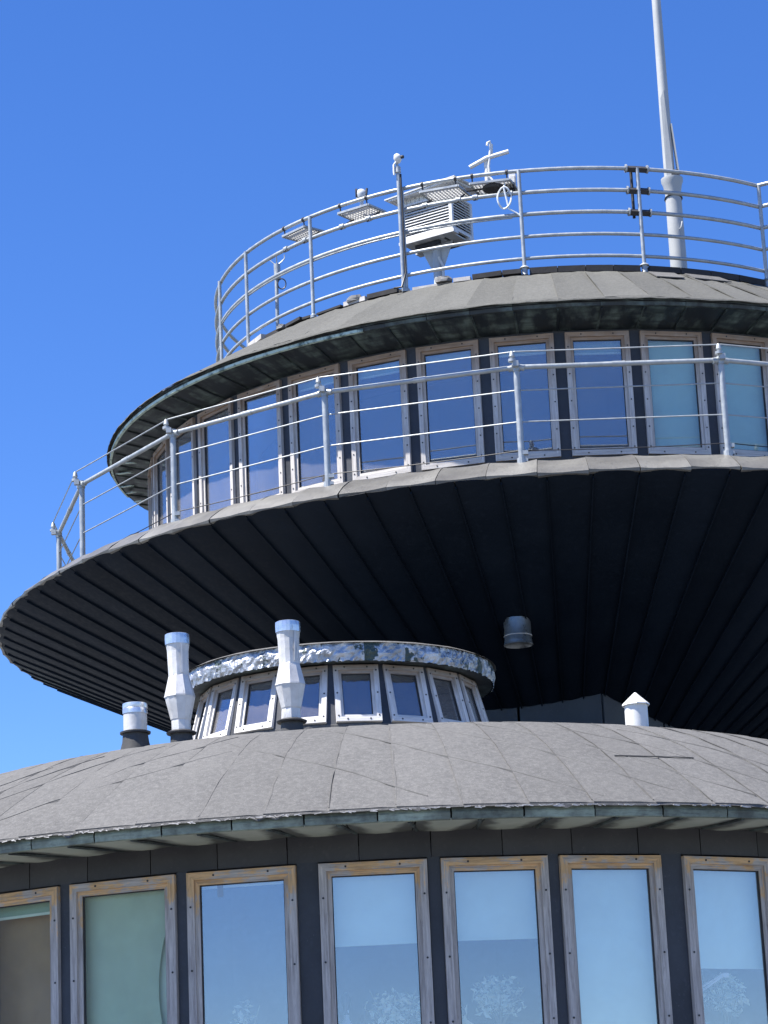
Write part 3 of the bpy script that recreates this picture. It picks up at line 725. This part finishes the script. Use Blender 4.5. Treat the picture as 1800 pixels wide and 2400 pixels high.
for s1 in (-1, 1):
    q = MB(); x0, x1 = s1 * .05, s1 * .2
    q.add([(x0, -.006, Z0 - .36), (x0, -.006, Z0 - .04), (x1, -.006, Z0 - .04), (x0, .006, Z0 - .36), (x0, .006, Z0 - .04), (x1, .006, Z0 - .04)], [(0, 1, 2), (5, 4, 3), (0, 3, 4, 1), (1, 4, 5, 2), (2, 5, 3, 0)])
    q.build('gusset', 'grey_paint', ws)
q = MB(); q.box((-.05, -.1, Z0 - .06), (.3, .04, .04)); q.box((.05, .1, Z0 - .06), (.3, .04, .04)); q.build('bracket', 'iron_dark', ws)
q = MB(); q.lathe([(.001, .43), (.085, .42), (.09, .40), (.09, 0)], 20, close_bot=True)
tag(q.build('drum', 'grey_paint', None, True, (.99, 25.95, 10.88)), 'small grey metal drum on the roof beside the instrument box mast', 'drum')
# wind sensor cross
cs = thing('wind_sensor', 'white cross shaped sensor with a slanting tube and hooked cable above the top rail', 'sensor', (1.235, 24.95, 10.88))
q = MB(); q.tube([(0, 0, 1.17), (0, 0, 1.60)], .026, 12); q.build('upright', 'white_paint', cs, True)
q = MB(); q.tube([(-.175, .02, 1.50), (0, -.03, 1.575), (.235, -.04, 1.635)], .024, 10); q.build('cross_tube', 'white_paint', cs, True)
q = MB(); q.tube([(.028, -.03, 1.36), (.02, -.04, 1.48), (.04, -.04, 1.62), (.055, -.04, 1.72), (.045, -.045, 1.755), (.02, -.05, 1.74), (.015, -.05, 1.71)], .013, 8); q.tube([(.028, -.03, 1.36), (.075, -.05, 1.28)], .012, 8); q.build('hooked_cable', 'white_paint', cs, True)
q = MB(); q.tube([(.05, 0, 1.6), (.06, 0, 1.74)], .02, 10); q.build('sensor_stub', 'grey_paint', cs, True)
# cable coil
q = MB()
pts = [pol(-7.9, RR - .03, 1.02)]
for k in range(40):
    t_ = k / 39 * 4 * math.pi; pts.append(pol(-8.0 + 1.05 * math.sin(t_), RR + .035 + .012 * math.sin(k), .845 + .115 * math.cos(t_)))
pts += [pol(-7.4, RR + .04, .72), pol(-6.2, RR + .03, .67), pol(-5.6, RR + .03, .63)]
q.tube(pts, .0095, 6); q.v = [tuple(Vector(x)) for x in q.v]
tag(q.build('cable_coil', 'cable_white', None, True, MC + Vector((0, 0, 10.88))), 'coiled white cable hanging on the top rails by the cross shaped sensor', 'cable')
# camera mast on the post
cm = thing('camera_mast', 'slim pole topped by a small white camera head fixed to the top railing', 'camera mast', MC + pol(-24.9, 3.745, 10.88))
q = MB(); q.tube([(0, 0, 0), (0, 0, 1.37)], .021, 10); q.build('pole', 'galvanised', cm, True)
q = MB(); q.tube([(0, 0, 1.30), (0, 0, 1.36)], .031, 10); q.tube([(0, 0, 1.36), (-.01, -.01, 1.42)], .012, 8); q.build('collar', 'galvanised', cm, True)
q = MB(); q.tube([(.015, -.01, 1.40), (.01, -.015, 1.425), (0, -.02, 1.46), (-.005, -.02, 1.49), (-.005, -.02, 1.505)], .03, 12, radii=[.012, .036, .042, .03, .006]); q.build('camera_head', 'white_paint', cm, True)
q = MB(); q.tube([(.04, -.03, 1.46), (.06, -.045, 1.455)], .018, 10); q.build('lens', 'rubber', cm, True)
q = MB(); q.tube([(-.01, -.02, 1.42), (-.04, -.02, 1.38), (-.042, -.02, 1.31), (-.04, -.02, 1.27)], .011, 8); q.build('cable', 'white_paint', cm, True)
q = MB(); q.tube([(.026, -.01, 1.28), (.027, -.01, .8), (.026, -.012, .5), (.03, -.01, .2), (-.02, -.03, .04), (-.10, -.03, .03)], .010, 6); q.build('down_cable', 'cable_black', cm, True)
# pronged sensor pole
ps = thing('pronged_sensor', 'thin pole with a three pronged sensor standing behind the top railing', 'sensor', (-1.06, 26.3, 10.88))
q = MB(); q.tube([(0, 0, 0), (.008, 0, .88)], .021, 10); q.build('pole', 'galvanised', ps, True)
q = MB(); q.tube([(.02, 0, .86), (.018, 0, 1.035)], .036, 12); q.build('sensor_body', 'galvanised', ps, True)
q = MB()
for dx, dy in ((.085, 0), (-.075, .03), (0, -.06)): q.tube([(.018, 0, 1.03), (.018 + dx * .5, dy * .5, 1.055), (.018 + dx, dy, 1.10), (.018 + dx, dy, 1.145)], .006, 6)
q.build('prongs', 'galvanised', ps, True)
q = MB(); q.tube([(.065 + .045 * math.sin(t * .5), -.02, .80 + .06 * math.cos(t * .5)) for t in range(13)], .007, 6, True); q.build('cable_loop', 'cable_black', ps, True)
# mesh trays on the rails
def tray(a0_, a1_, label, shift):
    am = (a0_ + a1_) / 2; base = pol(am, RR, 11.94) + MC
    tt = thing('mesh_tray', label, 'tray', base, R_(am), 'wire mesh trays on the top railing')
    hw = RR * math.sin(R_((a1_ - a0_) / 2)) * .98; d = .25
    Y = lambda v: -.01 + d * v; X = lambda u: -hw + 2 * hw * u + shift
    Zt = lambda v: -.01 - .02 * v
    q = MB(); cs_ = [(0, 0), (1, 0), (1, 1), (0, 1)]
    for (u1, v1), (u2, v2) in zip(cs_, cs_[1:] + cs_[:1]):
        q.bar((X(u1) - shift * (1 - v1), Y(v1), Zt(v1)), (X(u2) - shift * (1 - v2), Y(v2), Zt(v2)), .022, .022)
    q.build('frame', 'galvanised', tt)
    q = MB(); n1, n2 = 11, 7
    for k in range(1, n1): u = k / n1; q.bar((X(u) - shift, Y(0), Zt(0)), (X(u), Y(1), Zt(1)), .008, .016)
    for k in range(1, n2): v = k / n2; q.bar((X(0) - shift * (1 - v), Y(v), Zt(v)), (X(1) - shift * (1 - v), Y(v), Zt(v)), .008, .016)
    q.build('wire_mesh', 'white_paint', tt)
    for u in (.06, .94):
        q = MB(); q.tube([(X(u) - shift * .3, Y(.75), Zt(.75) - .01), (X(u) - shift * .6 , .0, -.165), (X(u) - shift * .6 , -.03, -.20)], .011, 8); q.build('strut', 'iron_dark', tt, True)
        q = MB(); q.tube([(X(u) - shift * .6 - .025, 0, -.163), (X(u) - shift * .6 + .025, 0, -.163)], .03, 10); q.build('strut_clamp', 'galvanised', tt, True)
        q = MB(); q.tube([(X(u) - shift - .012, -.0, .075), (X(u) - shift + .012, -.0, .075)], .026, 10); q.bar((X(u) - shift, 0, .07), (X(u) - shift, .01, -.01), .014, .006); q.build('rail_clip', 'iron_dark', tt, True)
    return tt, base, am
tray(-49.5, -43.9, 'empty white wire mesh tray beyond the tray carrying the grey lamp, by the pronged sensor', .05)
tray(-36.7, -30.7, 'white wire mesh tray on the top railing with a grey round lamp above it', .05)
tray(-21.6, -15.2, 'wire mesh tray clamped to the railing in front of the instrument box', .05)
tray(-13.4, -7.0, 'wire mesh tray holding a dark round unit below the cross shaped sensor', .05)
gl = thing('lamp', 'small grey round lamp with a hood standing behind the mesh tray rail', 'lamp', MC + pol(-33.5, 3.56, 11.94))
q = MB(); q.lathe([(.001, .255), (.03, .25), (.055, .225), (.062, .19), (.05, .155), (.02, .14), (.02, 0)], 16); q.build('body', 'grey_paint', gl, True)
q = MB(); q.tube([(-.05 + .0 * k, -.02 - .015 * math.sin(k), .16 + .03 * k) for k in range(4)], .012, 6); q.tube([(.05, -.03, .17), (.06, -.03, .25)], .014, 6); q.build('hood', 'iron_dark', gl, True)
q = MB(); q.lathe([(.001, -.02), (.10, -.015), (.115, .01), (.10, .035), (.02, .05)], 20); q.box((.16, .02, .01), (.12, .10, .06)); q.box((-.2, 0, .02), (.16, .03, .03))
tag(q.build('round_unit', 'rubber', None, False, MC + pol(-9.9, 3.58, 11.90), R_(-10)), 'dark round unit lying on the mesh tray under the cross shaped sensor', 'device')
q = MB(); q.box((0, 0, .05), (.07, .06, .13)); q.box((0, -.032, .05), (.05, .005, .09))
tag(bevel(q.build('junction_box', 'white_paint', None, False, MC + pol(-6.7, 3.57, 11.92), R_(-7))), 'small white junction box next to the rail post by the coiled cable', 'box')
# stones weighing the coping down
for i, (a, r, s_, lab) in enumerate([(-18.4, 3.72, .125, 'dark stone slab at the foot of the instrument box mast'), (-34.0, 3.73, .13, 'dark stone block on the roof edge between the camera mast and the lamp tray'), (-50.5, 3.72, .10, 'small dark stone block on the roof edge by the pronged sensor')]):
    pr = random.Random(200 + i); q = MB(); n = 9
    q.lathe([(.001, .62), (.5, .58), (.62, .3), (.6, .0), (.001, 0)], n)
    q.v = [(x * s_ * 1.15 + pr.uniform(-.015, .015), y * s_ * .6 + pr.uniform(-.01, .01), z * s_ * .75 + (pr.uniform(-.012, .012) if z > 0 else 0)) for x, y, z in q.v]
    tag(q.build('stone', 'stone', None, False, MC + pol(a, r, 10.91), R_(a)), lab, 'stone')

# ================================================================== PIPES AND VENTS ON THE LOWER ROOF
def flue(name, label, loc, k, lean, seed):
    rg = random.Random(seed); tt = thing(name, label, 'flue pipe', loc, rg.uniform(-.6, .6))
    L3 = lambda z: Vector((lean * z, 0, z))
    def lat(prof, n=10, j=.0015):
        q = MB(); vs = []
        for i in range(n):
            t = 2 * math.pi * (i + .5) / n
            for r, z in prof: vs.append(L3(z) + Vector(((r + rg.uniform(-j, j)) * math.sin(t), -(r + rg.uniform(-j, j)) * math.cos(t), 0)))
        m_ = len(prof); q.add(vs, [(i * m_ + p, ((i + 1) % n) * m_ + p, ((i + 1) % n) * m_ + p + 1, i * m_ + p + 1) for i in range(n) for p in range(m_ - 1)]); return q
    lat([(.098, -.12), (.085, .03), (.083, .06)], 16).build('roof_sleeve', 'bitumen', tt, True)
    lat([(.02, .055), (.112, .050), (.118, .062), (.085, .078)], 24, .001).build('collar', 'iron_dark', tt, True)
    lat([(.074, .07), (.074, .155), (.079, .165), (.117, .335), (.120, .345)], 10).build('lower_cone', 'flue_metal', tt)
    lat([(.121, .338), (.118, .352), (.082, .500), (.078, .515)], 10).build('upper_cone', 'flue_metal', tt)
    lat([(.079, .505), (.084, .70), (.092, .765)], 14).build('pipe', 'flue_metal', tt)
    lat([(.0955, .752), (.0965, .80), (.095, .832), (.088, .836), (.085, .76)], 20, .001).build('top_band', 'flue_band', tt)
    q = MB(); q.bar(L3(.52) + Vector((.02, -.083, 0)), L3(.75) + Vector((.025, -.092, 0)), .012, .008, (0, 1, 0)); q.build('seam', 'flue_metal', tt)
    tt.scale = (k, k, k * 1.0); return tt
flue('flue_pipe', 'tall bulging metal flue pipe standing next to the short round vent pipe', (-1.597, 19.1, 5.335), .98, -.022, 5)
flue('flue_pipe', 'tall bulging metal flue pipe in front of the roof lantern windows', (-.757, 18.9, 5.345), .98, -.008, 6)
sv_ = thing('vent_pipe', 'short round metal vent pipe on a bitumen sleeve near the roof edge', 'vent pipe', (-1.955, 19.2, 5.30))
q = MB(); q.lathe([(.135, -.08), (.10, .06), (.092, .13)], 16, jitter=.004); q.build('roof_sleeve', 'bitumen', sv_, True)
q = MB(); q.lathe([(.09, .118), (.116, .122), (.118, .135), (.09, .145)], 24); q.build('collar', 'iron_dark', sv_, True)
q = MB(); q.lathe([(.090, .135), (.090, .285)], 24, jitter=.001); q.build('pipe', 'flue_metal', sv_, True)
q = MB(); q.lathe([(.094, .275), (.095, .31), (.0925, .315), (.0945, .322), (.094, .352), (.088, .355), (.085, .28)], 28); q.build('top_band', 'flue_band', sv_, True)
wv_ = thing('capped_vent', 'white cylindrical roof vent with a pointed conical cap', 'vent', (1.836, 19.2, 5.235))
q = MB(); q.lathe([(.095, -.08), (.092, .03)], 20, jitter=.003); q.build('base', 'rust', wv_, True)
q = MB(); q.lathe([(.09, .025), (.105, .022), (.108, .03), (.092, .052)], 28); q.build('flange', 'white_paint', wv_, True)
q = MB(); q.lathe([(.088, .04), (.087, .235)], 28); q.build('cylinder', 'white_paint', wv_, True)
q = MB(); q.lathe([(.098, .235), (.109, .228), (.108, .238), (.055, .287), (.004, .330)], 9, jitter=.004); q.build('cap', 'white_paint', wv_)
mv = thing('duct_outlet', 'small round metal duct outlet on the dark underside of the saucer', 'vent', (1.21, 23.76, 7.02))
q = MB(); q.lathe([(.128, .22), (.128, .02), (.131, .015), (.131, -.005), (.139, -.03), (.136, -.034), (.124, .0), (.122, .2)], 36); q.build('sleeve', 'duct_metal', mv, True)
q = MB(); q.lathe([(.001, .10), (.123, .10)], 36); q.build('damper', 'iron_dark', mv)
q = MB(); q.tube([(.13 * math.cos(t), .13 * math.sin(t), .055) for t in [2 * math.pi * i / 32 for i in range(32)]], .005, 6, True); q.build('bead', 'flue_metal', mv, True)

# ================================================================== BEHIND THE GLASS
def blind(a, c, ztop, zbot, mat, label, centre=LC, r=4.90, sag=0., grp=None, cassette=True):
    t_ = thing('roller_blind', label, 'blind', centre, 0, grp); am = (a + c) / 2
    wd = 2 * r * math.sin(R_((c - a) / 2)); rr = r * math.cos(R_((c - a) / 2))
    q = MB(); q.grid(lambda u, v: ((u - .5) * wd, -rr + .004 * math.sin(u * 5 + v * 3) + sag * math.sin(u * 3.14) * v, ztop + (zbot - ztop) * v), 10, 10)
    q.build('fabric', mat, t_, True, rotz=R_(am))
    q = MB(); q.box((0, -rr - .003, zbot + .008), (wd, .012, .018)); q.build('bottom_bar', 'blind_white' if mat != 'curtain_brown' else mat, t_, rotz=R_(am))
    if cassette:
        q = MB(); q.tube([(-wd / 2, -rr + .03, ztop), (wd / 2, -rr + .03, ztop)], .022, 10); q.build('roller', mat, t_, True, rotz=R_(am))
    return t_
zt_ = 4.09
blind(-5.0, 3.1, zt_, 3.585, 'blind_white', 'pale roller blind drawn a third down behind the window with the figurine')
blind(4.5, 12.6, zt_, 3.59, 'blind_white', 'pale roller blind above the bushy plant in the window with double frame')
blind(13.9, 22.1, zt_, 2.3, 'blind_white', 'pale roller blind drawn fully down behind its window')
blind(24.4, 32.5, zt_, 3.375, 'blind_white', 'pale roller blind above the white lamp arm and potted plant')
blind(34, 42, zt_, 3.0, 'blind_white', 'pale roller blind drawn half down next to the window with the lamp arm')
blind(-35.7, -27.2, zt_, 3.97, 'blind_green', 'narrow green roller blind rolled almost up above a brown curtain')
blind(-35.7, -27.2, zt_, 2.2, 'curtain_brown', 'dark brown curtain filling the window below the narrow green blind', r=4.78, sag=.03, cassette=False)
blind(-25.8, -16.9, zt_, 2.2, 'blind_white', 'pale blind showing past the curved edge of the green curtain', r=4.885, cassette=False)
blind(-15.6, -7.1, zt_ + .03, 4.035, 'blind_white', 'pale blind rolled right up at the head of the window with a sticker')
# green curtain with a gathered, curved edge
q = MB(); wd = 2 * 4.9 * math.sin(R_(4.5)); rr = 4.905
def cur(u, v):
    z = zt_ - 1.8 * v; edge = .97 if z > 3.95 else .97 - .19 * math.sin(min(1, (3.95 - z) / 1.15) * math.pi) ** .8
    return ((u * edge - .5) * wd, -rr + .008 * math.sin(u * 16 + v * 1.5) * (.3 + v), z)
q.grid(cur, 28, 30)
tag(q.build('curtain', 'curtain_green', None, True, LC, R_(-21.3)), 'green curtain with a curved gathered edge hanging behind the window', 'curtain')
# cabin blinds
def cblind(i, zb, mat, lab): 
    a = 3.12 + 9.3 * i; return blind(a - 3.55, a + 3.55, 9.94, zb, mat, lab, MC, 4.41)
cblind(2, 8.74, 'blind_teal', 'teal roller blind fully down behind a cabin window beside the railing post')
cblind(1, 8.74, 'blind_teal', 'teal roller blind fully down next to the cabin window with a narrow green strip')
cblind(3, 8.74, 'blind_teal', 'teal roller blind fully down at the end of the run of covered cabin windows')
for i, z, o_ in ((0, 9.77, 'first'), (-1, 9.80, 'second'), (-2, 9.83, 'third'), (-3, 9.79, 'fourth'), (-4, 9.82, 'fifth')):
    cblind(i, z, 'blind_green', 'rolled up green blind in the ' + o_ + ' cabin window counted from the teal blinds')['group'] = 'rolled up green blinds in the cabin'
# potted plants
def plant(loc, h, wdt, n, label, seed, leafsize=.045, pot=True):
    rg = random.Random(seed); t_ = thing('potted_plant', label, 'plant', loc)
    st = MB(); lf = MB()
    for k in range(max(5, n // 22)):
        d = Vector((rg.gauss(0, 1), rg.gauss(0, .5), 0)); d = d.normalized() * rg.uniform(.1, 1) * wdt; tip = Vector((d.x, d.y * .6, h * rg.uniform(.6, 1)))
        st.tube([(0, 0, .05), tip * .5 + Vector((0, 0, h * .12)), tip], .004, 5)
    for k in range(n):
        u = rg.random() ** .6; th = rg.uniform(0, 6.283); ph = rg.uniform(-.9, 1.4)
        p = Vector((wdt * u * math.cos(th) * math.cos(ph), wdt * .35 * u * math.sin(th) * math.cos(ph), h * .62 + h * .38 * u * math.sin(ph)))
        L_ = leafsize * rg.uniform(.6, 1.4); ax = Vector((rg.gauss(0, 1), rg.gauss(0, 1), rg.gauss(-.3, .7))).normalized(); sd = ax.cross(Vector((rg.gauss(0, 1), rg.gauss(0, 1), rg.gauss(0, 1)))).normalized()
        a_ = p - ax * L_ / 2; c_ = p + ax * L_ / 2; nrm = ax.cross(sd) * L_ * .12
        lf.add([a_, p + sd * L_ * .22 + nrm, c_, p - sd * L_ * .22 + nrm], [(0, 1, 2), (0, 2, 3)])
    st.build('stems', 'stemwood', t_, True); lf.build('foliage', 'leaf_pale', t_)
    if pot:
        q = MB(); q.lathe([(.001, -.16), (.075, -.16), (.10, .04), (.108, .04), (.108, .06), (.09, .055)], 20); q.build('pot', 'pot', t_, True)
    return t_
def inside(a, r, z): return LC + pol(a, r, z)
plant(inside(8.8, 4.78, 2.93), .44, .19, 260, 'bushy pale leaved plant under the blind in the window with double frame', 1, .055)
plant(inside(.2, 4.76, 2.80), .50, .22, 240, 'feathery plant filling the window beside the figurine', 2, .05)
plant(inside(29.3, 4.78, 2.93), .42, .16, 190, 'tall loose potted plant in the window with the white lamp arm', 3, .06)
plant(inside(-12.2, 4.76, 2.78), .50, .12, 40, 'sparse twiggy plant low in the window with a sticker', 4, .05)
plant(inside(5.3, 4.80, 2.85), .36, .08, 24, 'thin arching plant beside the bushy plant', 5, .09)
q = MB()
for dz in (0, .028): q.tube([pol(25.3, 4.9, 3.19 + dz), pol(28.3, 4.88, 3.325 + dz * .5)], .0075, 8)
q.box(pol(28.5, 4.88, 3.33), (.05, .03, .03)); q.tube([pol(25.3, 4.9, 3.2), pol(25.1, 4.8, 2.3)], .01, 8)
tag(q.build('desk_lamp', 'white_plastic', None, True, LC), 'white double rod desk lamp slanting up behind the window', 'lamp')
fg = thing('figurine', 'slim figurine with dark head and one raised hand on the window sill', 'figurine', inside(-3.55, 4.885, 2.45), R_(-4))
def skin(name, verts, edges_, radii, mat, parent):
    me = bpy.data.meshes.new(name); me.from_pydata(verts, edges_, []); me.materials.append(MATS[mat]); o = put(me, name, parent)
    o.modifiers.new('skin', 'SKIN'); sk = me.skin_vertices[0].data
    for i, r in enumerate(radii): sk[i].radius = (r, r)
    sk[0].use_root = True; o.modifiers.new('sub', 'SUBSURF').levels = 2; o.modifiers[-1].render_levels = 2
    for p in me.polygons: p.use_smooth = True
    return o
skin('body', [(0, 0, .25), (-.005, 0, .45), (-.005, 0, .60), (0, 0, .66), (.005, 0, .725), (-.055, 0, .59), (-.085, 0, .46), (-.09, -.01, .34), (.045, 0, .58), (.075, -.02, .50), (.105, -.03, .60), (.118, -.03, .64), (.03, 0, .08), (.035, 0, -.16), (-.03, 0, .08), (-.035, 0, -.16)],
     [(0, 1), (1, 2), (2, 3), (3, 4), (2, 5), (5, 6), (6, 7), (2, 8), (8, 9), (9, 10), (10, 11), (0, 12), (12, 13), (0, 14), (14, 15)], [.05, .045, .04, .018, .016, .024, .02, .016, .024, .02, .015, .012, .034, .026, .034, .026], 'figurine_light', fg)
q = MB(); q.lathe([(.001, .83), (.018, .826), (.03, .80), (.032, .77), (.026, .735), (.016, .71), (.019, .68), (.001, .675)], 14); q.build('head', 'figurine_dark', fg, True)
q = MB(); q.tube([(.105, -.03, .60), (.118, -.03, .64), (.128, -.03, .68), (.13, -.03, .70)], .014, 8, radii=[.015, .018, .016, .008]); q.build('hand', 'figurine_dark', fg, True)
q = MB(); q.box((0, 0, -.2), (.2, .12, .05)); q.build('base', 'figurine_dark', fg)
# sticker, cabin sill clutter
q = MB(); p0 = RW * math.cos(R_(4.42)) - .016; q.box((0, -p0 - .002 + .0, 0), (.042, .002, .085)); q.box((.012, -p0 - .003, .038), (.018, .002, .03))
tag(q.build('sticker', 'sticker', None, False, LC + Vector((0, 0, 4.005)) + pol(-11.3, 0, 0) + Vector((math.cos(R_(-11.3)) * -.16, math.sin(R_(-11.3)) * -.16, 0)), R_(-11.3)), 'small grey sticker on the glass at the head of the window', 'sticker')
cb = thing('storage_box', 'white plastic box standing inside the cabin window', 'box', MC + pol(-31, 4.1, 8.6), R_(-31))
q = MB(); q.box((0, 0, .16), (.32, .22, .32), taper=-.1); bevel(q.build('box_body', 'white_plastic', cb)); q = MB(); q.box((0, 0, .335), (.37, .26, .03)); bevel(q.build('lid', 'white_plastic', cb))
rc = thing('striped_canister', 'small red and white striped canister inside the cabin window', 'canister', MC + pol(-40.6, 4.25, 8.6))
for k in range(4):
    q = MB(); q.lathe([(.001, .05 * k), (.05, .05 * k), (.05, .05 * k + .049), (.001, .05 * k + .049)], 18); q.build('band', 'red_plastic' if k % 2 == 0 else 'white_plastic', rc, True)
